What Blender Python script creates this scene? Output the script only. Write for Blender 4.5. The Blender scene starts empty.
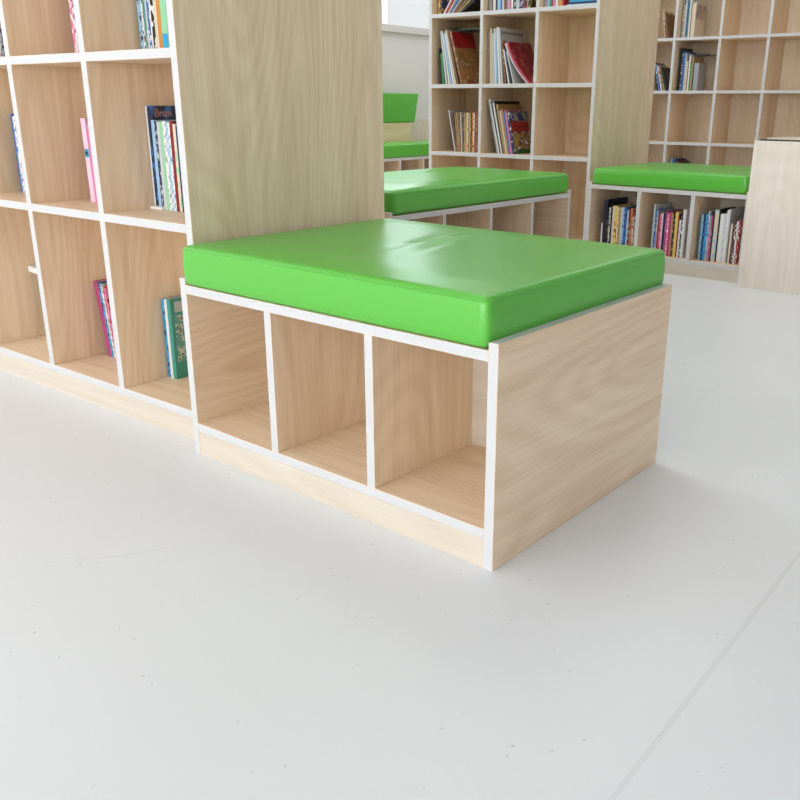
import bpy, bmesh, math, random
from mathutils import Vector, Matrix, Euler

S = bpy.context.scene
COL = S.collection
R = math.radians

# ------------------------------------------------------------------ camera
YAW, PIT, ROL = 0.6540, -0.3301, 0.0062
fwd = Vector((-math.sin(YAW) * math.cos(PIT), math.cos(YAW) * math.cos(PIT), math.sin(PIT)))
right = Vector((math.cos(YAW), math.sin(YAW), 0))
up = right.cross(fwd)
rr = right * math.cos(ROL) + up * math.sin(ROL)
uu = -right * math.sin(ROL) + up * math.cos(ROL)
cam_d = bpy.data.cameras.new('camera')
cam = bpy.data.objects.new('camera', cam_d)
COL.objects.link(cam)
M = Matrix((rr, uu, -fwd)).transposed().to_4x4()
M.translation = Vector((0.8564, -1.2996, 0.9032))
cam.matrix_world = M
cam_d.sensor_width = 36
cam_d.lens = 861.3 / 800 * 36
cam_d.shift_x = -38.8 / 800
cam_d.clip_start = 0.02
S.camera = cam

# ------------------------------------------------------------------ world and light
w = bpy.data.worlds.new('sky')
S.world = w
w.use_nodes = True
w.node_tree.nodes['Background'].inputs[0].default_value = (0.93, 0.97, 1.0, 1)
w.node_tree.nodes['Background'].inputs[1].default_value = 0.86
S.view_settings.view_transform = 'Standard'
S.view_settings.look = 'None'
S.view_settings.gamma = 1
S.view_settings.use_curve_mapping = False
S.view_settings.exposure = 0.0


def area(name, loc, rot, sx, sy, power, col=(1, 1, 1)):
    d = bpy.data.lights.new(name, 'AREA')
    d.shape = 'RECTANGLE'; d.size = sx; d.size_y = sy; d.energy = power; d.color = col
    o = bpy.data.objects.new(name, d); COL.objects.link(o)
    o.location = loc; o.rotation_euler = rot
    return o


# daylight entering through the window wall behind the camera, and the left wall's window band
area('daylight_front_window', (0.2, -11.12, 1.75), (R(90), 0, 0), 9.4, 2.1, 800, (0.97, 0.985, 1.0))
area('daylight_left_window', (-5.02, 2.4, 2.2), (R(90), 0, R(-90)), 8.0, 1.1, 105, (0.80, 0.91, 1.0))



FILL_W = 12
FILL_SPOTS = [(x, y) for y in (-5.5, -2.0, 1.3, 3.0, 5.0) for x in (-3.6, -1.3)]  # unseen ceiling lights, extra back rows added to brighten the background
for x_, y_ in FILL_SPOTS:
    area('ceiling_fill_light', (x_, y_, 2.93), (0, 0, 0), 1.2, 0.6, FILL_W * (0.7 if y_ > 2 else 1.0), (1.0, 0.985, 0.96))

# ------------------------------------------------------------------ materials


def new_mat(name):
    m = bpy.data.materials.new(name)
    m.use_nodes = True
    nt = m.node_tree
    return m, nt, nt.nodes['Principled BSDF']


def N(nt, t, **kw):
    n = nt.nodes.new(t)
    for k, v in kw.items():
        setattr(n, k, v)
    return n


def plain(name, col, rough=0.5, spec=0.5, noise=0.0, nscale=40):
    m, nt, b = new_mat(name)
    b.inputs['Roughness'].default_value = rough
    b.inputs['Specular IOR Level'].default_value = spec
    if noise:
        tc = N(nt, 'ShaderNodeTexCoord'); nz = N(nt, 'ShaderNodeTexNoise')
        nz.inputs['Scale'].default_value = nscale
        nt.links.new(tc.outputs['Object'], nz.inputs['Vector'])
        mx = N(nt, 'ShaderNodeMix', data_type='RGBA')
        mx.inputs[6].default_value = (*[c * (1 - noise) for c in col], 1)
        mx.inputs[7].default_value = (*[min(1, c * (1 + noise)) for c in col], 1)
        nt.links.new(nz.outputs['Fac'], mx.inputs[0])
        nt.links.new(mx.outputs[2], b.inputs['Base Color'])
    else:
        b.inputs['Base Color'].default_value = (*col, 1)
    return m


WOOD_DARK = (0.775, 0.57, 0.37)
WOOD_LIGHT = (0.955, 0.77, 0.565)


def wood(name, axis, dark=WOOD_DARK, light=WOOD_LIGHT):
    """light oak laminate, the grain running along one axis"""
    m, nt, b = new_mat(name)
    tc = N(nt, 'ShaderNodeTexCoord')

    def tex(long_s, cross_s, detail, dist):
        mp = N(nt, 'ShaderNodeMapping')
        sc = [cross_s] * 3
        sc['xyz'.index(axis)] = long_s
        mp.inputs['Scale'].default_value = sc
        nt.links.new(tc.outputs['Object'], mp.inputs['Vector'])
        nz = N(nt, 'ShaderNodeTexNoise')
        nz.inputs['Scale'].default_value = 1
        nz.inputs['Detail'].default_value = detail
        nz.inputs['Distortion'].default_value = dist
        nt.links.new(mp.outputs['Vector'], nz.inputs['Vector'])
        return nz
    fine = tex(4, 210, 4, 0.15)
    broad = tex(1.0, 22, 2, 0.35)
    # growth rings: cathedral figure from the banded contour of a stretched noise
    cath = tex(0.8, 3.6, 0, 0.0)
    mul = N(nt, 'ShaderNodeMath', operation='MULTIPLY'); mul.inputs[1].default_value = 130
    nt.links.new(cath.outputs['Fac'], mul.inputs[0])
    sn = N(nt, 'ShaderNodeMath', operation='SINE'); nt.links.new(mul.outputs[0], sn.inputs[0])
    a1 = N(nt, 'ShaderNodeMath', operation='MULTIPLY_ADD')
    a1.inputs[1].default_value = 0.10; nt.links.new(sn.outputs[0], a1.inputs[0])
    nt.links.new(broad.outputs['Fac'], a1.inputs[2])
    a2 = N(nt, 'ShaderNodeMath', operation='MULTIPLY_ADD')
    a2.inputs[1].default_value = 0.85; nt.links.new(fine.outputs['Fac'], a2.inputs[0])
    nt.links.new(a1.outputs[0], a2.inputs[2])
    mr = N(nt, 'ShaderNodeMapRange')
    mr.inputs['From Min'].default_value = 0.56; mr.inputs['From Max'].default_value = 1.24
    nt.links.new(a2.outputs[0], mr.inputs['Value'])
    mx = N(nt, 'ShaderNodeMix', data_type='RGBA')
    mx.inputs[6].default_value = (*dark, 1); mx.inputs[7].default_value = (*light, 1)
    nt.links.new(mr.outputs[0], mx.inputs[0])
    nt.links.new(mx.outputs[2], b.inputs['Base Color'])
    b.inputs['Roughness'].default_value = 0.42
    b.inputs['Specular IOR Level'].default_value = 0.35
    return m


WZ = wood('oak_upright_grain', 'z')
WY = wood('oak_sideways_grain', 'y')
WX = wood('oak_lengthwise_grain', 'x')
PALE = wood('pale_oak_back', 'x', (0.60, 0.525, 0.42), (0.70, 0.63, 0.53))
PALEZ = wood('pale_oak_upright', 'z', (0.75, 0.665, 0.56), (0.86, 0.785, 0.69))
FARB = wood('oak_far_back', 'z', (0.82, 0.66, 0.50), (0.93, 0.80, 0.63))
EDGE = plain('white_edge_band', (0.625, 0.625, 0.625), 0.35, 0.4)

# green vinyl
VINYL, nt, b = new_mat('green_vinyl')
b.inputs['Base Color'].default_value = (0.105, 0.48, 0.05, 1)
b.inputs['Roughness'].default_value = 0.30
b.inputs['Specular IOR Level'].default_value = 0.55
b.inputs['Sheen Weight'].default_value = 0.0
tc = N(nt, 'ShaderNodeTexCoord'); nz = N(nt, 'ShaderNodeTexNoise')
nz.inputs['Scale'].default_value = 420; nz.inputs['Detail'].default_value = 2
bp_ = N(nt, 'ShaderNodeBump'); bp_.inputs['Strength'].default_value = 0.06; bp_.inputs['Distance'].default_value = 0.001
nt.links.new(tc.outputs['Object'], nz.inputs['Vector'])
nt.links.new(nz.outputs['Fac'], bp_.inputs['Height'])
nt.links.new(bp_.outputs['Normal'], b.inputs['Normal'])
SEAM = plain('green_piping', (0.10, 0.43, 0.045), 0.35)

# floor: pale speckled vinyl sheet with a welded seam
FLOOR, nt, b = new_mat('pale_speckled_vinyl_floor')
tc = N(nt, 'ShaderNodeTexCoord')


def link(a, b_):
    nt.links.new(a, b_)


def mth(op, a, b_=None, c=None):
    n = N(nt, 'ShaderNodeMath', operation=op)
    for i, v in enumerate((a, b_, c)):
        if v is None:
            continue
        if isinstance(v, (int, float)):
            n.inputs[i].default_value = v
        else:
            link(v, n.inputs[i])
    return n.outputs[0]


sep = N(nt, 'ShaderNodeSeparateXYZ'); link(tc.outputs['Object'], sep.inputs[0])
vx, vy = sep.outputs[0], sep.outputs[1]
# flecks
vor = N(nt, 'ShaderNodeTexVoronoi'); vor.inputs['Scale'].default_value = 38
link(tc.outputs['Object'], vor.inputs['Vector'])
n1 = N(nt, 'ShaderNodeTexNoise'); n1.inputs['Scale'].default_value = 160; link(tc.outputs['Object'], n1.inputs['Vector'])
fl = mth('LESS_THAN', mth('ADD', vor.outputs['Distance'], mth('MULTIPLY', n1.outputs['Fac'], 0.22)), 0.20)
sepc = N(nt, 'ShaderNodeSeparateColor'); link(vor.outputs['Color'], sepc.inputs[0])
fl = mth('MULTIPLY', fl, mth('GREATER_THAN', sepc.outputs[0], 0.62))
fl = mth('MULTIPLY', fl, mth('MULTIPLY', sepc.outputs[1], 0.45))
# rare dark grit
vo2 = N(nt, 'ShaderNodeTexVoronoi'); vo2.inputs['Scale'].default_value = 5.5
link(tc.outputs['Object'], vo2.inputs['Vector'])
gr = mth('MULTIPLY', mth('LESS_THAN', vo2.outputs['Distance'], 0.017), 0.55)
# seam between two sheets of vinyl
sd = mth('ABSOLUTE', mth('SUBTRACT', vx, 0.474))
seam = mth('MULTIPLY', mth('LESS_THAN', sd, 0.0045), 0.10)
# scratches


def scratch(x0, y0, x1, y1, wd, amt):
    L = math.hypot(x1 - x0, y1 - y0); ux, uy = (x1 - x0) / L, (y1 - y0) / L
    t = mth('ADD', mth('MULTIPLY', mth('SUBTRACT', vx, x0), ux), mth('MULTIPLY', mth('SUBTRACT', vy, y0), uy))
    d = mth('ABSOLUTE', mth('SUBTRACT', mth('MULTIPLY', mth('SUBTRACT', vx, x0), uy), mth('MULTIPLY', mth('SUBTRACT', vy, y0), ux)))
    f = mth('MULTIPLY', mth('LESS_THAN', d, wd), mth('MULTIPLY', mth('GREATER_THAN', t, 0), mth('LESS_THAN', t, L)))
    return mth('MULTIPLY', f, amt)


tot = mth('ADD', mth('ADD', fl, gr), seam)
for s_ in ((-0.741, -0.514, -0.701, -0.472, 0.0006, .25), (-0.755, -0.548, -0.655, -0.431, 0.0006, .16), (-0.655, -0.431, -0.591, -0.325, 0.0007, .30)):
    tot = mth('ADD', tot, scratch(*s_))
# soft mottling
n2 = N(nt, 'ShaderNodeTexNoise'); n2.inputs['Scale'].default_value = 1.6; n2.inputs['Detail'].default_value = 4
link(tc.outputs['Object'], n2.inputs['Vector'])
mo = N(nt, 'ShaderNodeMix', data_type='RGBA')
mo.inputs[6].default_value = (0.80, 0.81, 0.825, 1); mo.inputs[7].default_value = (0.84, 0.855, 0.875, 1)
link(n2.outputs['Fac'], mo.inputs[0])
fm = N(nt, 'ShaderNodeMix', data_type='RGBA')
link(tot, fm.inputs[0]); link(mo.outputs[2], fm.inputs[6]); fm.inputs[7].default_value = (0.22, 0.22, 0.21, 1)
fm.clamp_factor = True
link(fm.outputs[2], b.inputs['Base Color'])
b.inputs['Roughness'].default_value = 0.38
b.inputs['Specular IOR Level'].default_value = 0.4

WALL = plain('grey_white_wall_paint', (0.80, 0.775, 0.775), 0.8, 0.2, 0.02, 6)
CEIL = plain('white_ceiling', (0.82, 0.82, 0.81), 0.9, 0.1, 0.01, 8)
TRIM = plain('pale_grey_sill', (0.72, 0.71, 0.69), 0.5, 0.3, 0.01, 12)
FRAME = plain('white_window_frame', (0.85, 0.86, 0.87), 0.4, 0.4, 0.01, 12)
PAPER = plain('book_pages', (0.80, 0.77, 0.70), 0.8, 0.1, 0.06, 300)
WHITEPL = plain('white_plastic', (0.85, 0.82, 0.80), 0.4, 0.4, 0.01, 30)

GLASS, nt, b = new_mat('window_glass')
for l_ in list(nt.links):
    nt.links.remove(l_)
out = nt.nodes['Material Output']
tr = N(nt, 'ShaderNodeBsdfTransparent'); gl = N(nt, 'ShaderNodeBsdfGlossy'); gl.inputs['Roughness'].default_value = 0.02
ms = N(nt, 'ShaderNodeMixShader'); ms.inputs[0].default_value = 0.06
nt.links.new(tr.outputs[0], ms.inputs[1]); nt.links.new(gl.outputs[0], ms.inputs[2]); nt.links.new(ms.outputs[0], out.inputs[0])

LAMP, nt, b = new_mat('lit_diffuser')
b.inputs['Base Color'].default_value = (0.9, 0.9, 0.88, 1)
b.inputs['Emission Color'].default_value = (1, 0.98, 0.95, 1)
b.inputs['Emission Strength'].default_value = 1.5

_cover = {}


def cover_mat(style, c1, c2, c3=(0.85, 0.84, 0.8), scale=1.0):
    """printed cover: blocks of artwork / lettering-like patches over a base colour"""
    key = (style, c1, c2, c3, scale)
    if key in _cover:
        return _cover[key]
    m, nt, b = new_mat('printed_cover')
    b.inputs['Roughness'].default_value = 0.38
    tc = N(nt, 'ShaderNodeTexCoord')
    mp = N(nt, 'ShaderNodeMapping')
    mp.inputs['Scale'].default_value = {'art': (30, 30, 30), 'spine': (110, 70, 60), 'band': (2, 2, 16), 'plain': (15, 15, 15)}[style]
    nt.links.new(tc.outputs['Object'], mp.inputs['Vector'])
    nz = N(nt, 'ShaderNodeTexNoise'); nz.inputs['Scale'].default_value = scale; nz.inputs['Detail'].default_value = 2.5
    nt.links.new(mp.outputs[0], nz.inputs['Vector'])
    cr = N(nt, 'ShaderNodeValToRGB'); cr.color_ramp.interpolation = 'CONSTANT'
    e = cr.color_ramp.elements
    e[0].position = 0; e[0].color = (*c1, 1)
    lo, hi = {'art': (0.53, 0.62), 'spine': (0.54, 0.63), 'band': (0.5, 0.6), 'plain': (0.72, 0.8)}[style]
    e[1].position = lo; e[1].color = (*c2, 1)
    q = e.new(hi); q.color = (*c3, 1)
    nt.links.new(nz.outputs['Fac'], cr.inputs[0])
    nt.links.new(cr.outputs[0], b.inputs['Base Color'])
    _cover[key] = m
    return m


# ------------------------------------------------------------------ mesh helpers
def link_obj(name, me, parent=None):
    o = bpy.data.objects.new(name, me); COL.objects.link(o)
    if parent:
        o.parent = parent
    return o


def from_bm(name, bm, mats, parent=None, smooth=False):
    bmesh.ops.recalc_face_normals(bm, faces=bm.faces)
    me = bpy.data.meshes.new(name); bm.to_mesh(me); bm.free()
    for m in (mats if isinstance(mats, (list, tuple)) else [mats]):
        me.materials.append(m)
    if smooth:
        for p in me.polygons:
            p.use_smooth = True
    return link_obj(name, me, parent)


def add_box(bm, x0, x1, y0, y1, z0, z1, white=(), idx=0):
    v = [bm.verts.new((x, y, z)) for x in (x0, x1) for y in (y0, y1) for z in (z0, z1)]
    F = {'-x': (0, 1, 3, 2), '+x': (4, 6, 7, 5), '-y': (0, 4, 5, 1), '+y': (2, 3, 7, 6), '-z': (0, 2, 6, 4), '+z': (1, 5, 7, 3)}
    for k, q in F.items():
        f = bm.faces.new([v[i] for i in q]); f.material_index = 1 if k in white else idx
    return v


def box(name, parent, x0, x1, y0, y1, z0, z1, mats, white=(), bev=0.0007):
    bm = bmesh.new()
    add_box(bm, x0, x1, y0, y1, z0, z1, white)
    if bev:
        bmesh.ops.bevel(bm, geom=list(bm.edges), offset=bev, segments=1, affect='EDGES', profile=0.5)
    return from_bm(name, bm, mats, parent)


def empty(name, loc, rz=0.0, label=None, cat=None, group=None):
    o = bpy.data.objects.new(name, None); COL.objects.link(o)
    o.location = loc; o.rotation_euler = (0, 0, rz); o.empty_display_size = 0.1
    if label:
        o['label'] = label; o['category'] = cat
    if group:
        o['group'] = group
    return o


def tag(o, label, cat, group=None):
    o['label'] = label; o['category'] = cat
    if group:
        o['group'] = group
    return o


def struct(o):
    o['kind'] = 'structure'
    return o


# ------------------------------------------------------------------ room
XL, XR, YF, YB, ZC = -4.88, 6.0, -11.0, 6.56, 3.0
struct(box('floor', None, XL - .15, XR + .15, YF - .15, YB + .15, -0.1, 0, FLOOR, bev=0))
struct(box('ceiling', None, XL - .15, XR + .15, YF - .15, YB + .15, ZC, ZC + .1, CEIL, bev=0))
struct(box('wall_back', None, XL - .15, XR + .15, YB, YB + .15, 0, ZC, WALL, bev=0))
struct(box('wall_right', None, XR, XR + .15, YF, YB, 0, ZC, WALL, bev=0))


def holed_wall(name, along, p0, p1, a0, a1, holes, z0h, z1h):
    """wall with window openings; along='y' (plane x=p0..p1) or 'x'"""
    bm = bmesh.new()

    def bb(s0, s1, z0, z1):
        if along == 'y':
            add_box(bm, p0, p1, s0, s1, z0, z1)
        else:
            add_box(bm, s0, s1, p0, p1, z0, z1)
    bb(a0, a1, 0, z0h); bb(a0, a1, z1h, ZC)
    s = a0
    for h0, h1 in holes:
        bb(s, h0, z0h, z1h); s = h1
    bb(s, a1, z0h, z1h)
    return struct(from_bm(name, bm, WALL))


LW = [(-1.6, 1.3), (1.5, 4.4), (4.5, 6.3)]
ZS = 1.612
holed_wall('wall_left', 'y', XL - .15, XL, YF, YB, [(a, b_) for a, b_ in LW], ZS, 2.8)
FW = [(-4.4, -1.6), (-1.4, 1.6), (1.8, 4.8)]
holed_wall('wall_front', 'x', YF - .15, YF, XL, XR, FW, 0.7, 2.8)
struct(box('trim_1', None, XL, XL + .045, -1.7, 6.5, ZS - .062, ZS, TRIM, bev=.002))   # window ledge
wn = 0


def window(along, p, a0, a1, z0, z1):
    global wn
    wn += 1
    root = empty('window_%d' % wn, ((p, (a0 + a1) / 2, z0) if along == 'y' else ((a0 + a1) / 2, p, z0)))
    struct(root)
    bm = bmesh.new()
    L = (a1 - a0) / 2

    def bb(s0, s1, q0, q1, t=.03):
        if along == 'y':
            add_box(bm, -t, t, s0, s1, q0, q1)
        else:
            add_box(bm, s0, s1, -t, t, q0, q1)
    h = z1 - z0
    bb(-L, L, 0, .012); bb(-L, L, h - .04, h)
    bb(-L, -L + .012, .012, h - .04); bb(L - .012, L, .012, h - .04); bb(-.008, .008, .012, h - .04)
    from_bm('window_frame', bm, FRAME, root)
    bm = bmesh.new()
    if along == 'y':
        add_box(bm, -.003, .003, -L + .012, -.008, .012, h - .04); add_box(bm, -.003, .003, .008, L - .012, .012, h - .04)
    else:
        add_box(bm, -L + .012, -.008, -.003, .003, .012, h - .04); add_box(bm, .008, L - .012, -.003, .003, .012, h - .04)
    from_bm('window_pane', bm, GLASS, root)


for a0, a1 in LW:
    window('y', XL - .06, a0, a1, ZS, 2.8)
for a0, a1 in FW:
    window('x', YF - .06, a0, a1, 0.7, 2.8)

# ------------------------------------------------------------------ furniture builders
TT = 0.023


def bench(root, n, pitch, th, D, H=0.4814, topz=0.4655, flz=0.09, cub=0.358, two=True, W=None):
    """low cubby bench, local frame: x 0..W along the front, y 0..D into depth (front at y=0)"""
    W = W or n * pitch + th
    xs = [k * pitch for k in range(n)] + [W - th]
    for x in (0, W - th):
        box('end_panel', root, x, x + th, 0, D, 0, H, [WY, EDGE], ('-y', '+y', '+z'), .0010)
    box('top_panel', root, th, W - th, 0, D, topz - TT, topz, [WX, EDGE], ('-y', '+y'))
    box('bottom_panel', root, th, W - th, 0, D, flz - TT, flz, [WX, EDGE], ('-y', '+y'))
    for x in xs[1:-1]:
        box('divider', root, x, x + th, 0, D, flz, topz - TT, [WZ, EDGE], ('-y', '+y'))
    for i in range(len(xs) - 1):
        box('back_panel', root, xs[i] + th, xs[i + 1], cub, cub + .012, flz, topz - TT, PALE, bev=0)
    box('kick_board', root, th, W - th, 0.001, 0.019, 0, flz - TT, PALE)
    if two:
        box('kick_board', root, th, W - th, D - .019, D - .001, 0, flz - TT, PALE)
    return xs


def tall(root, n, pitch, th, D, zs, ztop, cub, pale_end=False, back=WZ, ends=True):
    """tall grid bookcase, local frame: x -W..0 (right end at 0), front at y=0; dividers' right faces at -k*pitch"""
    W = n * pitch + th
    for i, x in enumerate((-W, -th)):
        box('end_panel', root, x, x + th, 0, D, 0, ztop, [WZ, EDGE], ('-y', '+y', '+z'), .0010)
    # cubby columns: between divider k right face and divider k-1 left face
    edges = [-th] + [-k * pitch for k in range(1, n)] + [-W + th]
    cols = []
    for k in range(n):
        x1 = -th if k == 0 else -k * pitch - th
        x0 = -(k + 1) * pitch if k < n - 1 else -W + th
        cols.append((x0, x1))
        if k < n - 1:
            box('divider', root, x0 - th, x0, 0, D, zs[0], ztop - TT, [WZ, EDGE], ('-y', '+y'))
    box('bottom_panel', root, -W + th, -th, 0, D, zs[0] - TT, zs[0], [WX, EDGE], ('-y', '+y'))
    box('top_panel', root, -W + th, -th, 0, D, ztop - TT, ztop, [WX, EDGE], ('-y', '+y'))
    box('kick_board', root, -W + th, -th, 0.001, 0.019, 0, zs[0] - TT, PALE)
    for x0, x1 in cols:
        for z in zs[1:]:
            box('shelf', root, x0, x1, 0, D, z - TT, z, [WX, EDGE], ('-y', '+y'))
        zz = zs + [ztop]
        bm = bmesh.new()
        for j in range(len(zs)):
            add_box(bm, x0, x1, cub, cub + .012, zz[j], zz[j + 1] - TT)
        from_bm('back_panel', bm, back, root)
    return cols


def cushion(root, x0, x1, y0, y1, z0, z1, r=0.018, crown=0.004, creases=(), end_round=0.0):
    """upholstered slab: rounded edges, slightly crowned top and bulging sides, optional creases (ax,ay,bx,by,depth,width)"""
    nx, ny, nz = max(10, int((x1 - x0) / .014)), max(10, int((y1 - y0) / .014)), 8
    cx, cy, cz = (x0 + x1) / 2, (y0 + y1) / 2, (z0 + z1) / 2
    hx, hy, hz = (x1 - x0) / 2, (y1 - y0) / 2, (z1 - z0) / 2
    bm = bmesh.new()
    vs = {}

    def spread(i, n):        # finer towards the edges
        t = -1 + 2 * i / n
        return math.sin(t * math.pi / 2) * .35 + t * .65
    def vert(i, j, k):
        key = (i, j, k)
        if key in vs:
            return vs[key]
        p = Vector((spread(i, nx) * hx, spread(j, ny) * hy, spread(k, nz) * hz))
        # round the box: clamp to inner box and push out by r
        q = Vector((max(-hx + r, min(hx - r, p.x)), max(-hy + r, min(hy - r, p.y)), max(-hz + r, min(hz - r, p.z))))
        d = p - q
        if d.length > 1e-9:
            p = q + d.normalized() * r
        fx, fy = 1 - (p.x / hx) ** 2, 1 - (p.y / hy) ** 2
        fz = 1 - (p.z / hz) ** 2
        if p.z > 0:
            p.z += crown * min(1, max(0, fx) * 2.2) * min(1, max(0, fy) * 2.2) * (p.z / hz)
        # sides bulge a little between the seams
        p.x += math.copysign(.004, p.x) * max(0, fz) * (abs(p.x) / hx) ** 8 if p.x else 0
        p.y += math.copysign(.003, p.y) * max(0, fz) * (abs(p.y) / hy) ** 8 if p.y else 0
        if p.z > hz * .5:
            for (ax, ay, bx, by, dep, wd) in creases:
                a = Vector((ax - cx, ay - cy)); bb = Vector((bx - cx, by - cy)); u = (bb - a); L = u.length; u /= L
                t = (Vector((p.x, p.y)) - a).dot(u); dd = (Vector((p.x, p.y)) - a).dot(Vector((-u.y, u.x)))
                env = math.exp(-((t / L - .5) / .32) ** 2)
                p.z += dep * env * (math.exp(-(dd / wd) ** 2) - .9 * math.exp(-((dd - wd * 1.5) / (wd * 1.1)) ** 2))
        v = bm.verts.new((p.x + cx, p.y + cy, p.z + cz)); vs[key] = v
        return v
    for i in range(nx):
        for j in range(ny):
            for k in (0, nz):
                bm.faces.new([vert(i, j, k), vert(i + 1, j, k), vert(i + 1, j + 1, k), vert(i, j + 1, k)])
    for i in range(nx):
        for k in range(nz):
            for j in (0, ny):
                bm.faces.new([vert(i, j, k), vert(i + 1, j, k), vert(i + 1, j, k + 1), vert(i, j, k + 1)])
    for j in range(ny):
        for k in range(nz):
            for i in (0, nx):
                bm.faces.new([vert(i, j, k), vert(i, j + 1, k), vert(i, j + 1, k + 1), vert(i, j, k + 1)])
    body = from_bm('padded_body', bm, VINYL, root, smooth=True)
    # piping round the upper edge
    for nm, zz in (('upper_piping', z1 - r * .62), ('lower_piping', z0 + r * .62)):
        ins = r * .06
        cr = r
        pts = []
        for (sx, sy, a0) in ((1, 1, 0), (-1, 1, 90), (-1, -1, 180), (1, -1, 270)):
            for s in range(5):
                a = R(a0 + s * 22.5)
                pts.append(Vector((cx + sx * (hx - cr) + math.cos(a) * (cr - ins), cy + sy * (hy - cr) + math.sin(a) * (cr - ins), zz)))
        bm = bmesh.new(); rings = []
        npt = len(pts)
        for i, p in enumerate(pts):
            t = (pts[(i + 1) % npt] - pts[i - 1]).normalized(); nrm = Vector((t.y, -t.x, 0))
            rings.append([bm.verts.new(p + nrm * math.cos(q * math.pi / 3) * .0022 + Vector((0, 0, 1)) * math.sin(q * math.pi / 3) * .0022) for q in range(6)])
        for i in range(npt):
            for q in range(6):
                bm.faces.new([rings[i][q], rings[(i + 1) % npt][q], rings[(i + 1) % npt][(q + 1) % 6], rings[i][(q + 1) % 6]])
        from_bm(nm, bm, SEAM, root, smooth=True)
    return body


# ------------------------------------------------------------------ the main bench
BY = -0.028
mb = empty('cubby_bench', (-1 * math.cos(BY), -1 * math.sin(BY), 0), BY,
           'low oak bench with three empty cubbies, nearest one, standing in the middle of the floor', 'bench')
bench(mb, 3, (1 - .0235) / 3, .0235, .7485)
mc = empty('seat_cushion', (-1 * math.cos(BY), -1 * math.sin(BY), 0), BY,
           'large bright green vinyl cushion, lightly creased on top, on the nearest bench', 'cushion', None)
cushion(mc, .026, .9745, -.004, .752, .4657, .567, r=.014, crown=.006,
        creases=((.50, .28, .46, .68, .0115, .018), (.60, .22, .52, .56, .0045, .014)))

# ------------------------------------------------------------------ tall bookcase on the left
ZS5 = [0.0906, 0.6086, 1.0302, 1.4517]
ZTOP = 1.4517 + .4217 + TT
TX, TY, TP, TTH = -0.9992, 0.0786, 0.3940, 0.0248
t1 = empty('tall_bookcase', (TX, TY, 0), 0, 'tall oak grid bookcase with white edges behind the left end of the nearest bench', 'bookcase')
t1cols = tall(t1, 6, TP, TTH, .750, ZS5, ZTOP, .358)
# ------------------------------------------------------------------ middle bookcase
MX, MY, MTH = -1.6723, 3.4738, 0.022
MYAW = 0.0245
t2 = empty('tall_bookcase', (MX, MY, 0), MYAW, 'tall oak grid bookcase full of picture books in the middle of the background', 'bookcase')
t2cols = tall(t2, 3, .3947, MTH, .850, ZS5, ZTOP, .400)
# ------------------------------------------------------------------ wall bookcase at the far right
FX, FY = -2.3607, 6.1562
t3 = empty('tall_bookcase', (FX + 6 * .3945, FY, 0), 0, 'wide oak grid bookcase against the far wall at the upper right, mostly empty', 'bookcase')
t3cols = tall(t3, 9, .3945, .0235, .40, ZS5, ZTOP, .386, back=FARB)

# ------------------------------------------------------------------ right bench
RY = -0.0437
rb = empty('cubby_bench', (-1.6338, 3.3883, 0), RY, 'oak bench with its three cubbies packed with books, at the right behind', 'bench')
rxs = bench(rb, 3, .3246, .0235, .76, W=.977)
rc = empty('seat_cushion', (-1.6338, 3.3883, 0), RY, 'bright green cushion on the book-filled bench at the right', 'cushion')
cushion(rc, .029, .949, .0, .755, .4657, .560, r=.02, crown=.008)

# ------------------------------------------------------------------ second bench, turned to face right
QY = -0.0354
qlen = 4 * .3507 + .02
qa = QY + math.pi / 2
# local x runs along +y of the world (turned), local front (-y) faces +x : rotate by 90 deg + yaw and start at the near end
qe = Vector((-1.4483, 2.8218, 0)) - Vector((-math.sin(QY), math.cos(QY), 0)) * (qlen - .029)
qb = empty('cubby_bench', qe, qa, 'oak bench facing right with four empty cubbies, between the nearest bench and the middle bookcase', 'bench')
bench(qb, 4, .3507, .020, .755)
qc = empty('seat_cushion', qe, qa, 'green cushion with a white sheen on the bench in front of the middle bookcase', 'cushion')
cushion(qc, .025, qlen - .023, .0, .75, .4657, .568, r=.022, crown=.010, creases=((.70, .40, 1.15, .52, .006, .03),))

# ------------------------------------------------------------------ far left window seat
B3X = -4.15
b3 = empty('cubby_bench', (B3X, 4.0, 0), math.pi / 2, 'oak window seat bench with empty cubbies along the left wall, partly hidden', 'bench')
bench(b3, 6, .3255, .020, .70, two=False)
c3 = empty('seat_cushion', (B3X, 4.0, 0), math.pi / 2, 'green seat cushion on the far left window seat below the backrest', 'cushion')
cushion(c3, .022, 6 * .3255 - .004, 0.0, .508, .4657, .574, r=.012, crown=.003)
bs = tag(box('backrest_support', None, -4.80, -4.665, 4.03, 5.43, .4662, .742, [WY, EDGE], ('+z',)),
         'oak box behind the far left seat cushion carrying the green backrest', 'support')
br = empty('backrest_cushion', (-4.73, 4.8, .743), 0, 'green block backrest cushion against the left wall below the window', 'cushion')
bm = bmesh.new()
v = add_box(bm, -.065, .085, -.72, .69, 0, .262)
for q in v:
    if q.co.y > 0 and q.co.z > .1:
        q.co.y += .045
    if q.co.x > 0 and q.co.z < .1:
        q.co.x -= .012
bmesh.ops.bevel(bm, geom=list(bm.edges), offset=.012, segments=3, affect='EDGES', profile=.5)
from_bm('padded_body', bm, VINYL, br, smooth=False)
bm = bmesh.new()
add_box(bm, .079, .0815, -.70, .70, .236, .240)
from_bm('stitched_seam', bm, SEAM, br)
tag(box('wall_panel', None, XL, XL + .022, 3.6, 6.5, 0, .762, [PALEZ, EDGE], ('+z',)),
    'pale oak panel lining the lower left wall behind the window seat', 'wall panel')

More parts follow.
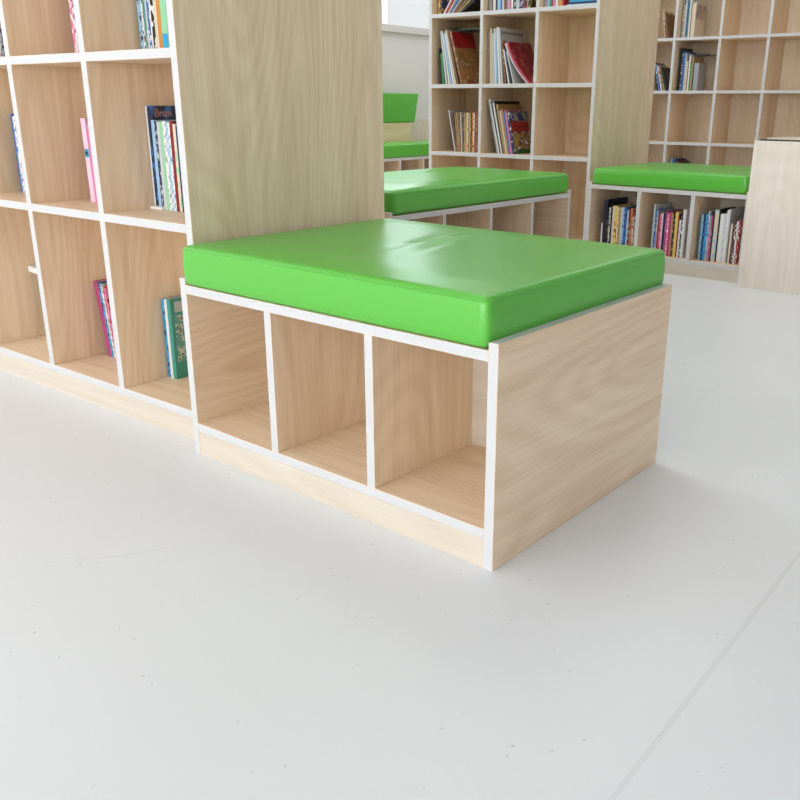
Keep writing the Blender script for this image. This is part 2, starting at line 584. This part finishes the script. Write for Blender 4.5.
# ------------------------------------------------------------------ counter cabinet at the right
LX, LY, LZ = -.6393, 3.2421, .7434
cb = empty('counter_cabinet', (LX, LY, 0), -.02, 'pale oak counter cabinet with a blank front at the right edge', 'cabinet')
LWD, LD = 1.05, .45
box('front_panel', cb, 0, LWD, 0, .018, 0, LZ, [PALEZ, EDGE], ('+z',))
box('end_panel', cb, 0, .018, .018, LD, 0, LZ, [PALEZ, EDGE], ('+z', '+y'))
box('end_panel', cb, LWD - .018, LWD, .018, LD, 0, LZ, [PALEZ, EDGE], ('+z', '+y'))
box('top_panel', cb, .018, LWD - .018, .018, LD, LZ - .020, LZ, [PALE, EDGE], ('+y',))
box('shelf', cb, .018, LWD - .018, .018, LD, .36, .38, [PALE, EDGE], ('+y',))

# ------------------------------------------------------------------ books
WHT = (.80, .80, .78); NAVY = (.015, .028, .085); BLUE = (.035, .16, .48); LBLUE = (.33, .56, .74); SKYB = (.05, .38, .72)
BLK = (.012, .012, .014); RED = (.42, .02, .025); DRED = (.25, .015, .02); PINK = (.72, .22, .40); MAG = (.47, .06, .20)
LPINK = (.84, .58, .72); GRN = (.04, .30, .07); TEAL = (.05, .30, .24); LGRN = (.30, .65, .38); YEL = (.78, .60, .16)
TAN = (.42, .25, .11); BRN = (.20, .09, .04); CREAM = (.72, .64, .50); ORG = (.62, .27, .06); GRY = (.35, .36, .38)
LGRY = (.58, .60, .63); OLV = (.36, .30, .12)
CN = {WHT: 'white', NAVY: 'navy', BLUE: 'blue', LBLUE: 'light blue', SKYB: 'sky blue', BLK: 'black', RED: 'red', DRED: 'dark red', PINK: 'pink',
      MAG: 'magenta', LPINK: 'pale pink', GRN: 'green', TEAL: 'teal', LGRN: 'light green', YEL: 'yellow', TAN: 'tan', BRN: 'brown', CREAM: 'cream',
      ORG: 'orange', GRY: 'grey', LGRY: 'light grey', OLV: 'olive'}


def book(loc, rz, t, h, d, c1, c2=WHT, c3=None, style='spine', lean=0.0, label='', group=None, parts=True, bend=0.0, tilt=0.0, kind='book', shift=0.0, art=(), frame=None):
    """upright book: local x = thickness (0..t), spine on -y face, d deep; leans about its lower corner"""
    c3 = c3 or c2
    m = cover_mat(style, c1, c2, c3)
    # sheared/bent profile instead of rotation keeps the foot flat on the shelf
    nseg = 8 if bend else 1

    def off(z):
        s = z / h
        return math.tan(lean) * z + bend * (s * s - s * 1.0) * 1.0

    def prism(x0, x1, y0, y1, z0, z1, bm):
        prev = None
        for i in range(nseg + 1):
            z = z0 + (z1 - z0) * i / nseg
            o = off(z)
            yy = shift * (z / h)
            ring = [bm.verts.new(p) for p in ((x0 + o, y0 + yy, z), (x1 + o, y0 + yy, z), (x1 + o, y1 + yy, z), (x0 + o, y1 + yy, z))]
            if prev:
                for q in range(4):
                    bm.faces.new([prev[q], prev[(q + 1) % 4], ring[(q + 1) % 4], ring[q]])
            else:
                bm.faces.new(ring[::-1])
            prev = ring
        bm.faces.new(prev)
    if parts and t > .004:
        e = empty('book' if kind == 'book' else kind, loc, rz, label, 'book' if kind == 'book' else kind, group)
        ct = min(.0016, t * .2)
        bm = bmesh.new()
        prism(0, ct, 0, d, 0, h, bm); prism(t - ct, t, 0, d, 0, h, bm); prism(ct, t - ct, 0, ct, 0, h, bm)
        from_bm('cover', bm, m, e)
        bm = bmesh.new()
        prism(ct, t - ct, ct, d - .003, .003, h - .003, bm)
        from_bm('pages', bm, PAPER, e)
        o = e
    else:
        bm = bmesh.new(); prism(0, t, 0, d, 0, h, bm)
        o = from_bm('book' if kind == 'book' else kind, bm, m)
        o.location = loc; o.rotation_euler = (0, 0, rz)
        tag(o, label, 'book' if kind == 'book' else kind, group)
    if art:
        for (y0f, y1f, z0f, z1f, ac) in art:
            bm = bmesh.new(); prism(t, t + .0006, d * y0f, d * y1f, h * z0f, h * z1f, bm)
            from_bm('cover_print', bm, ac if not isinstance(ac, tuple) else cover_mat('plain', ac, ac, ac), o)
    if tilt:
        o.rotation_euler = (tilt, 0, rz)
    return o


def at(root, p):
    return root.matrix_world @ Vector(p) if False else (Matrix.Translation(root.location) @ Euler((0, 0, root.rotation_euler.z)).to_matrix().to_4x4()) @ Vector(p)



CN = {k: v.replace(' ', '-') for k, v in CN.items()}
_labels = {}


def row(root, x, y, z, specs, where, group, parts=True, gap=.0006, d=.19):
    """specs: (t, h, c1, c2, style[, lean[, extra]]) left to right; a label names the book's colours and its neighbours'"""
    rz = root.rotation_euler.z
    prev = None
    for i, sp in enumerate(specs):
        t, h, c1, c2, st = sp[:5]
        lean = sp[5] if len(sp) > 5 else 0.0
        ex = dict(sp[6]) if len(sp) > 6 else {}
        bd = ex.get('bend', 0.0)
        offc = lambda z, lean=lean, h=h, bd=bd: math.tan(lean) * z + bd * ((z / h) ** 2 - z / h)
        if prev:
            zz = min(h, prev[1])
            x = max(x, max(prev[0] + prev[2](zz * q / 6) - offc(zz * q / 6) + gap for q in range(7)))
        dd = ex.pop('d', d); x += ex.pop('gx', 0.0); lab = ex.pop('label', None); dy = ex.pop('dy', 0.0); dz = ex.pop('dz', 0.0)
        if lab is None:
            me_ = CN[c1] + ('' if c1 == c2 else '-and-' + CN[c2])
            L = CN[specs[i - 1][2]] if i else None
            Rr = CN[specs[i + 1][2]] if i < len(specs) - 1 else None
            if L is None:
                lab = '%s book, leftmost in %s' % (me_, where)
            elif Rr is None:
                lab = '%s book, rightmost in %s' % (me_, where)
            elif L == Rr:
                lab = '%s book between two %s ones in %s' % (me_, L, where)
            else:
                lab = '%s book between %s and %s ones in %s' % (me_, L, Rr, where)
        assert lab not in _labels, lab
        assert 4 <= len(lab.split()) <= 16, lab
        _labels[lab] = 1
        book(at(root, (x, y + dy, z + .0003 + dz)), rz, t, h, dd, c1, c2, style=st, lean=lean, label=lab, group=group, parts=parts, **ex)
        prev = (x + t, h, offc)
        x += t + gap


SP, PL, BD, AR = 'spine', 'plain', 'band', 'art'
# ---- left bookcase (root at its front right corner)
gr = 'books in the left bookcase'
zA, zB, zC = ZS5[2], ZS5[1], ZS5[0]
c1x, c2x, c3x = -TP, -2 * TP, -3 * TP       # left inner faces of the first three columns (local)
row(t1, c1x + .014, .165, zA, [
    (.016, .27, LBLUE, NAVY, SP), (.008, .262, WHT, BLK, SP), (.010, .27, TEAL, GRY, SP), (.007, .25, LGRY, WHT, SP), (.010, .268, BLUE, WHT, SP),
    (.006, .255, WHT, WHT, PL), (.012, .27, BLK, WHT, AR), (.013, .262, CREAM, WHT, PL), (.015, .27, ORG, CREAM, PL),
    (.026, .266, LGRN, TEAL, PL), (.012, .25, GRY, PINK, SP), (.014, .26, NAVY, WHT, SP)],
    'upper right cubby of left bookcase', gr, d=.178)
row(t1, c2x + .055, .175, zA, [
    (.013, .25, PINK, WHT, AR), (.009, .255, WHT, MAG, AR), (.008, .26, WHT, GRY, SP), (.006, .25, BLK, WHT, SP), (.009, .25, LPINK, WHT, SP)],
    'upper middle cubby of left bookcase', gr, d=.175)
row(t1, c3x + .030, .160, zA, [(.010, .10, LGRY, BLK, AR, 0, {'d': .15, 'label': 'small grey patterned book at the left edge, upper left bookcase'}),
    (.012, .20, GRY, NAVY, SP, 0, {'label': 'taller grey book beside the small patterned one, upper left bookcase'})], '', gr)
# tall navy book with its title showing over the shorter ones
be = tag(box('bookend_foot', None, TX + c1x + .003, TX + c1x + .062, TY + .150, TY + .290, zB + .0003, zB + .0088, WHITEPL),
         'white flat bookend foot under the navy book, middle row, left bookcase', 'bookend')
row(t1, c1x + .004, .166, zB + .0088, [
    (.007, .278, WHT, LBLUE, PL, 0, {'d': .18, 'label': 'white thin booklet left of the tall navy book, left bookcase'}),
    (.022, .2785, NAVY, BLUE, AR, 0, {'d': .186, 'label': 'tall navy book with orange title lettering, rising above its neighbours'})], '', gr)
# the visible title on its cover
tx = bpy.data.curves.new('title_lettering', 'FONT'); tx.body = 'Bram'; tx.size = .030; tx.extrude = .0003
to = bpy.data.objects.new('title_lettering', tx); COL.objects.link(to)
navy = [o for o in bpy.data.objects if o.get('label', '').startswith('tall navy book')][0]
to.parent = navy; to.location = (.0226, .030, .2560 - .0065); to.rotation_euler = (R(90), 0, R(90)); to.scale = (1.0, .9, 1)
tx.materials.append(plain('orange_title', (.50, .22, .10), .4))
bpy.context.view_layer.update()
tm = bpy.data.meshes.new_from_object(to)
bpy.data.objects.remove(to)
to = link_obj('title_lettering', tm, navy)
to.location = (.0226, .008, .2490); to.rotation_euler = (R(90), 0, R(90)); to.scale = (.92, 1.05, 1)
to['label'] = 'orange title lettering'
row(t1, c1x + .0345, .160, zB, [
    (.013, .240, LBLUE, WHT, PL, 0, {'dz': .0088}), (.011, .236, NAVY, LGRY, SP, 0, {'dz': .0088}), (.012, .245, LGRY, LBLUE, PL), (.013, .245, LGRN, WHT, PL, 0), (.012, .247, WHT, GRY, SP),
    (.009, .246, LBLUE, WHT, SP), (.010, .243, WHT, SKYB, SP), (.013, .247, DRED, WHT, PL), (.012, .24, CREAM, LGRN, AR), (.010, .235, NAVY, BLK, PL)],
    'centre right cubby of left bookcase', gr, d=.17)
row(t1, c2x + .096, .145, zB, [
    (.024, .249, LPINK, PINK, PL, -.02), (.014, .235, PINK, WHT, PL), (.015, .23, WHT, MAG, SP)],
    'centre middle cubby of left bookcase', gr, d=.18)
row(t1, c3x + .036, .160, zB, [
    (.010, .258, BLUE, LBLUE, PL, .0, {'d': .15}), (.014, .25, WHT, BLUE, SP, .0)], 'centre left cubby of left bookcase', gr, d=.17)
artw = cover_mat('art', (.10, .33, .26), (.55, .60, .56), (.16, .13, .11), 1.7)
row(t1, c1x + .004, .155, zC, [
    (.019, .247, SKYB, NAVY, SP, 0, {'d': .17}), (.012, .250, WHT, LBLUE, PL, 0, {'d': .175, 'dy': -.004}),
    (.016, .250, TEAL, WHT, PL, 0, {'d': .18, 'dy': -.003, 'art': ((.08, .92, .84, .97, (.45, .50, .47)), (.06, .94, .22, .80, artw), (.30, .80, .16, .30, (.72, .68, .66)), (.35, .75, .05, .09, (.22, .60, .12)))})],
    'lower right cubby of left bookcase', gr)
row(t1, c2x + .040, .172, zC, [
    (.022, .252, MAG, LPINK, PL, -.14, {'art': ((.06, .5, .55, .93, cover_mat('art', (.55, .10, .25), (.05, .06, .08), (.75, .50, .20))),)}),
    (.011, .250, SKYB, NAVY, SP, -.14), (.010, .246, WHT, GRY, SP, -.14), (.013, .240, PINK, RED, SP, -.13)],
    'lower middle cubby of left bookcase', gr, d=.16, gap=.0014)
mh = empty('magazine_holder', at(t1, (c3x + .060, .165, zC + .0005)), 0, 'white plastic magazine holder peeking out behind a divider, lower left', 'holder', None)
bm = bmesh.new()
for q in ((0, .08, 0, .003, 0, .245), (0, .003, .003, .17, 0, .245), (.077, .080, .003, .17, 0, .245), (.003, .077, .003, .17, 0, .003)):
    add_box(bm, *q)
from_bm('holder_body', bm, WHITEPL, mh)
bm = bmesh.new(); vv = add_box(bm, -.056, .002, -.006, .05, .236, .256)
for q in vv:
    if q.co.x < -.03:
        q.co.z += .004
from_bm('top_lip', bm, WHITEPL, mh)

# ---- middle bookcase
gm = 'picture books in the middle bookcase'
C1, C2, C3 = -3 * .3947, -2 * .3947, -.3947
W1 = 'top left cubby, middle bookcase'
row(t2, C1 + .014, .05, ZS5[3], [(.020, .27, YEL, BRN, AR), (.010, .27, NAVY, ORG, AR)], W1, gm, d=.24)
slump = [(.009, WHT, LGRY, .60), (.013, RED, BRN, .62), (.009, CREAM, WHT, .64), (.011, BLUE, NAVY, .68),
         (.008, LGRY, WHT, .72), (.014, BRN, TAN, .76), (.009, TAN, WHT, .82), (.013, OLV, BRN, .90), (.012, BLK, NAVY, 1.0)]
xs_, sp_ = C1 + .052, []
for t_, a_, b_, l_ in slump:
    sp_.append((t_, min(.25, (-.822 - t_ - xs_) / math.tan(l_)), a_, b_, PL, l_)); xs_ += t_ + .008
row(t2, C1 + .052, .05, ZS5[3], sp_,
    'slumped stack, upper middle bookcase', gm, d=.24, gap=.0050)
row(t2, C2 + .008, .045, ZS5[3], [
    (.026, .27, GRY, BRN, PL), (.008, .25, BRN, BLK, PL), (.016, .27, WHT, LGRY, PL), (.014, .268, NAVY, BLUE, PL), (.020, .26, LBLUE, WHT, PL), (.014, .262, BLUE, NAVY, PL),
    (.010, .27, CREAM, WHT, PL), (.024, .25, BRN, TAN, PL), (.020, .262, GRY, PINK, AR), (.008, .25, MAG, PINK, SP), (.011, .255, WHT, LGRY, PL),
    (.022, .25, BLK, GRY, AR), (.022, .24, LGRY, GRY, SP), (.030, .25, NAVY, GRY, AR), (.022, .25, DRED, BLK, AR), (.018, .25, OLV, BLK, AR)],
    'top centre cubby, middle bookcase', gm, d=.25)
row(t2, C3 + .006, .045, ZS5[3], [
    (.022, .25, GRY, TAN, PL), (.014, .26, LBLUE, WHT, PL), (.012, .26, TEAL, SKYB, PL), (.010, .25, DRED, BRN, PL), (.020, .25, PINK, GRY, AR), (.011, .25, WHT, WHT, PL),
    (.010, .25, TAN, BRN, PL), (.018, .25, ORG, BRN, PL), (.010, .24, RED, DRED, PL)],
    'top right cubby, middle bookcase', gm, d=.25)


def flat(root, x0, x1, y0, y1, z, t, c1, c2, label, group, rz=0.0):
    p = at(root, ((x0 + x1) / 2, (y0 + y1) / 2, z + .0004))
    e = empty('book', p, root.rotation_euler.z + rz, label, 'book', group)
    m = cover_mat('plain', c1, c2, c2)
    hx, hy = (x1 - x0) / 2, (y1 - y0) / 2; ct = min(.0012, t * .2)
    bm = bmesh.new()
    add_box(bm, -hx, hx, -hy, hy, 0, ct); add_box(bm, -hx, hx, -hy, hy, t - ct, t); add_box(bm, -hx, hx, -hy, -hy + ct, ct, t - ct)
    from_bm('cover', bm, m, e)
    bm = bmesh.new(); add_box(bm, -hx + .002, hx - .002, -hy + ct, hy - .003, ct, t - ct)
    from_bm('pages', bm, PAPER, e)
    return e


for i, (x0, x1, t, c1, c2, lb) in enumerate((
        (-.235, -.026, .009, LBLUE, WHT, 'light blue book lying at the bottom of the stack, top right of middle bookcase'),
        (-.230, -.030, .008, NAVY, BLUE, 'navy book lying second in the stack, top right of middle bookcase'),
        (-.222, -.034, .009, SKYB, WHT, 'sky blue book lying third in the stack, top right of middle bookcase'),
        (-.215, -.040, .010, NAVY, BLK, 'dark navy book lying topmost in the stack, top right of middle bookcase'))):
    flat(t2, x0, x1, .045, .30, ZS5[3] + i * .0105, t, c1, c2, lb, 'books lying in the top right cubby')
# second row, left: magazines leaning left, a big brown one with a red top in front
wl = 'second-row left cubby, middle bookcase'
row(t2, C1 + .042, .045, ZS5[2], [
    (.009, .22, BLK, GRN, PL, -.08, {'d': .26}), (.014, .19, GRN, BLK, PL, -.10), (.012, .325, LGRY, WHT, PL, -.15), (.009, .322, WHT, LGRY, PL, -.18), (.009, .30, LBLUE, WHT, PL, -.20),
    (.010, .312, WHT, CREAM, PL, -.22), (.009, .33, CREAM, WHT, PL, -.235), (.013, .325, BRN, ORG, PL, -.25),
    (.015, .320, BRN, TAN, AR, -.285, {'d': .25, 'gx': .004, 'label': 'large brown picture book with a dark red band across its top',
     'art': ((.0, 1, .70, 1, (.33, .012, .015)), (.03, .97, .10, .69, cover_mat('art', (.35, .19, .07), (.22, .10, .04), (.48, .30, .13), .6)),
             (.10, .30, .40, .46, (.62, .52, .40)), (.10, .16, .30, .42, (.55, .46, .36)), (.3, .55, .36, .42, (.60, .50, .38)), (.3, .6, .0, .05, RED))})],
    wl, gm, d=.25, gap=.0015)
flat(t2, C1 + .03, C1 + .30, .15, .34, ZS5[2] + .331, .014, (.006, .035, .010), (.006, .035, .010), 'shade-darkened green book lying flat on top of the leaning magazines', gm)  # green cover colour lowered so the book looks shaded
wc = 'second-row centre cubby, middle bookcase'
row(t2, C2 + .010, .045, ZS5[2], [
    (.008, .30, GRY, LGRY, PL, -.02), (.008, .31, TAN, GRY, PL, -.025), (.014, .325, CREAM, TAN, PL, -.03), (.013, .29, LGRY, WHT, PL, -.04), (.010, .322, WHT, PINK, PL, -.05), (.009, .30, LBLUE, WHT, PL, -.06),
    (.012, .33, WHT, LGRY, PL, -.08, {'d': .30}), (.011, .325, LGRY, WHT, PL, -.10, {'d': .31, 'art': ((.05, .9, .90, .94, (.3, .3, .3)),)}),
    (.010, .25, BRN, TAN, AR, -.16, {'d': .27}), (.008, .20, WHT, WHT, PL, -.22), (.008, .20, BLK, GRY, PL, -.26), (.007, .19, LGRY, BLK, PL, -.30)],
    wc, gm, d=.25, gap=.0012)
redart = cover_mat('art', (.24, .010, .016), (.30, .03, .06), (.45, .16, .19), .8)
row(t2, C2 + .303, .045, ZS5[2], [
    (.006, .235, WHT, WHT, PL, -.62, {'bend': .09, 'label': 'bent white magazine sagging under the red ones, middle bookcase'}),
    (.006, .240, PINK, WHT, PL, -.62, {'bend': .09, 'label': 'bent pink magazine between the white and red ones, middle bookcase'}),
    (.010, .245, RED, MAG, AR, -.62, {'bend': .09, 'd': .27, 'label': 'bent red magazine slumped across its cubby, middle bookcase',
     'art': ((.02, .98, .05, .98, redart),)})], '', gm, d=.26, gap=.002)


def spine_mark(o, x0, x1, z0, z1, col, name='spine_label', lean=0.0):
    bm = bmesh.new(); v_ = add_box(bm, x0, x1, -.0006, -.0001, z0, z1)
    for q in v_:
        q.co.x += math.tan(lean) * q.co.z
    return from_bm(name, bm, cover_mat('plain', col, col, col), o)


def by_label(part):
    return [o for o in bpy.data.objects if part in o.get('label', '')][0]


spine_mark(by_label('pale-pink-and-pink book, leftmost in centre middle'), .0008, .023, .135, .160, (.08, .36, .58), lean=-.02)
spine_mark(by_label('pale-pink-and-pink book, leftmost in centre middle'), .006, .017, .142, .153, (.02, .10, .30), name='spine_lettering', lean=-.02)
spine_mark(by_label('light-green-and-teal book between'), .002, .024, .006, .050, (.03, .38, .70))
# third row, left: a run of tan readers with red dots near the foot
w3 = 'third-row left cubby, middle bookcase'
sp3 = [(.009, .26, LGRY, WHT, PL, -.21), (.008, .247, BRN, BLK, PL, -.16, {'gx': .004})]
cyc = [(TAN, BRN), (OLV, TAN), (BRN, TAN), (LGRY, OLV), (BLK, TAN), (TAN, OLV), (OLV, YEL), (CREAM, TAN), (OLV, BRN), (TAN, YEL), (BLK, BRN), (ORG, BRN), (CREAM, OLV), (DRED, BRN), (BRN, ORG)]
for i, (a, b_) in enumerate(cyc):
    sp3.append((.0095, .246 + .002 * (i % 2), a, b_, SP, -.12 * max(0, 1 - i / 6)))
row(t2, C1 + .148, .06, ZS5[1], sp3, w3, gm, d=.20, gap=.0009)
for i, k in enumerate((2, 4, 9, 14)):      # red dots printed on four spines
    o = [b_ for b_ in bpy.data.objects if b_.get('group') == gm and w3 in b_.get('label', '')][k]
    bm = bmesh.new(); add_box(bm, .0005, .009, -.0008, -.0001, .030, .042)
    from_bm('red_mark', bm, cover_mat('plain', (.55, .02, .02), (.55, .02, .02), (.55, .02, .02)), o)
# third row, centre
w4 = 'third-row centre cubby, middle bookcase'
row(t2, C2 + .094, .05, ZS5[1], [
    (.008, .325, GRY, BLK, PL, -.24), (.010, .330, WHT, LGRY, PL, -.24), (.007, .315, NAVY, BLK, PL, -.24), (.011, .31, WHT, BLUE, PL, -.235, {'d': .28}),
    (.007, .32, BLK, GRY, PL, -.23, {'d': .30}), (.015, .30, TAN, CREAM, PL, -.225, {'d': .29}), (.008, .26, CREAM, LGRY, PL, -.22), (.014, .27, TAN, ORG, PL, -.215), (.009, .25, BLUE, NAVY, PL, -.215),
    (.011, .262, PINK, LPINK, PL, -.21),
    (.014, .258, NAVY, LGRY, AR, -.21, {'d': .22, 'gx': .004, 'label': 'navy picture book with a red title band, third row, middle bookcase',
     'art': ((.05, .95, .78, .97, cover_mat('art', (.02, .05, .22), (.35, .36, .38), (.30, .18, .08), .7)), (.0, 1, .52, .76, (.36, .015, .02)),
             (.05, .95, .12, .50, cover_mat('art', (.42, .25, .10), (.06, .05, .05), (.66, .62, .56), .7)), (.1, .9, .01, .10, (.02, .13, .02)), (.12, .75, .60, .63, (.62, .25, .25)))})],
    w4, gm, d=.21, gap=.0018)

# ---- right bench
gb = 'books packed in the right bench'
row(rb, .078, .05, .09, [
    (.009, .15, WHT, GRY, PL), (.011, .285, NAVY, BLK, AR), (.013, .288, BLK, NAVY, AR, 0, {'d': .24}), (.012, .24, BLK, BRN, AR), (.011, .245, LGRY, BLK, SP), (.010, .25, BLK, GRY, PL),
    (.014, .256, CREAM, WHT, PL), (.017, .257, YEL, RED, AR), (.009, .25, CREAM, TAN, SP), (.014, .247, OLV, ORG, SP), (.010, .25, LGRY, WHT, PL), (.011, .25, LBLUE, BLUE, SP), (.018, .252, BLUE, NAVY, SP),
    (.009, .24, LBLUE, WHT, SP), (.012, .245, DRED, GRY, AR), (.014, .25, TAN, RED, SP), (.010, .21, CREAM, DRED, SP)],
    'left cubby of right bench', gb, d=.19)
row(rb, .409, .05, .09, [
    (.009, .283, LGRY, GRY, PL, .01), (.011, .255, BLUE, LBLUE, SP), (.009, .25, GRY, LGRY, SP), (.009, .22, RED, DRED, SP), (.011, .235, PINK, RED, SP), (.009, .24, LPINK, LGRY, SP), (.014, .24, NAVY, BLK, SP),
    (.011, .248, MAG, PINK, SP), (.010, .24, PINK, WHT, SP), (.012, .25, MAG, RED, SP), (.010, .245, TAN, PINK, SP), (.014, .25, BLK, TAN, SP), (.015, .252, YEL, CREAM, PL), (.008, .24, DRED, WHT, PL),
    (.010, .21, WHT, LBLUE, SP), (.009, .255, NAVY, WHT, SP), (.010, .27, WHT, LGRY, PL), (.007, .268, LGRY, WHT, PL)],
    'middle cubby of right bench', gb, d=.20)
row(rb, .700, .05, .09, [
    (.012, .250, LBLUE, SKYB, SP), (.011, .252, NAVY, BLUE, SP), (.014, .255, SKYB, BLUE, SP), (.008, .27, LGRY, BLUE, SP), (.009, .25, GRY, PINK, AR), (.009, .248, MAG, GRY, AR), (.008, .27, BLK, BLK, PL),
    (.022, .282, CREAM, LBLUE, AR), (.009, .285, BLK, NAVY, PL), (.021, .262, WHT, WHT, PL), (.013, .265, LGRY, WHT, SP), (.010, .285, WHT, GRY, PL), (.008, .29, LGRY, NAVY, PL)],
    'right cubby of right bench', gb, d=.20)
row(rb, .870, .05, .09, [
    (.010, .215, CREAM, TAN, PL), (.010, .22, BRN, BLK, SP), (.009, .222, NAVY, WHT, SP), (.009, .23, WHT, GRY, SP), (.010, .235, RED, WHT, SP)],
    'right end of right bench', gb, d=.16)
flat(rb, .690, .87, .26, .34, .09 + .0, .02, BLK, NAVY, 'black book lying behind the upright ones in the right bench', gb)

# ---- far bookcase (world x minus root x)
gf = 'books in the far bookcase'
fx = t3.location.x
row(t3, -2.352 - fx, .08, ZS5[3], [
    (.010, .30, GRY, WHT, SP), (.012, .26, LGRY, WHT, SP), (.012, .30, WHT, LGRY, PL), (.014, .29, BLUE, NAVY, SP), (.008, .30, TEAL, SKYB, PL), (.012, .30, WHT, WHT, PL), (.010, .25, TAN, CREAM, PL),
    (.030, .27, CREAM, TAN, PL, 0, {'d': .22, 'art': ((.05, .95, .55, .95, cover_mat('art', (.55, .40, .28), (.30, .25, .32), (.16, .20, .35), .6)),)})],
    'top row of far bookcase', gf, d=.20)
row(t3, -2.340 - fx, .08, ZS5[2], [
    (.016, .345, BLK, NAVY, PL), (.010, .30, NAVY, WHT, SP), (.020, .315, BLUE, LGRY, PL), (.010, .30, LGRY, BLUE, PL), (.016, .24, CREAM, WHT, PL), (.008, .25, BRN, DRED, PL),
    (.012, .285, WHT, CREAM, PL), (.014, .22, GRN, LGRN, PL), (.012, .27, TAN, BLK, PL), (.010, .22, BLK, GRY, PL),
    (.040, .222, GRY, LGRY, PL, 0, {'d': .15})],
    'second row of far bookcase', gf, d=.22)
flat(t3, -2.25 - fx, -2.11 - fx, .16, .34, ZS5[2] + .285, .012, BLK, GRY, 'black book lying across the tops in the far bookcase', gf)
row(t3, -2.535 - fx, .08, ZS5[2], [
    (.014, .23, BLK, NAVY, AR, -.22), (.012, .22, BLUE, LGRY, AR, -.24), (.016, .21, LGRY, TAN, AR, -.28), (.012, .20, TAN, BRN, AR, -.32), (.012, .19, BLK, BRN, PL, -.36)],
    'leaning group beside the bookcase side panel', gf, d=.20, gap=.002)
row(t3, -2.50 - fx, .08, ZS5[3], [
    (.014, .22, TAN, CREAM, AR, -.16), (.012, .20, BRN, BLK, PL, -.2)], 'top row, half hidden, far bookcase', gf, d=.20, gap=.002)
row(t3, -2.352 - fx, .07, ZS5[0], [
    (.020, .375, LBLUE, BLUE, PL, .03), (.018, .37, BLUE, NAVY, PL, .03), (.016, .37, NAVY, BLUE, PL, .03), (.018, .355, BRN, GRY, PL, .03), (.018, .35, BLK, BRN, PL, .03)],
    'bottom row of far bookcase', gf, d=.22)

# ---- things on the counter cabinet
gc = 'magazines on the counter cabinet'
flat(cb, .020, .165, .006, .21, LZ, .006, BLK, BLK, 'black folder at the left end of the counter cabinet top', gc, .05)
flat(cb, .065, .235, .018, .24, LZ + .0068, .008, CREAM, TAN, 'cream magazine lying over the black folder on the counter cabinet', gc, -.12)
flat(cb, .245, .52, .014, .22, LZ, .010, WHT, LGRY, 'white magazine lying at the right on the counter cabinet', gc, .06)
flat(cb, .30, .56, .05, .24, LZ + .0112, .006, BLK, GRY, 'dark magazine lying on the white magazine, counter cabinet', gc, -.08)
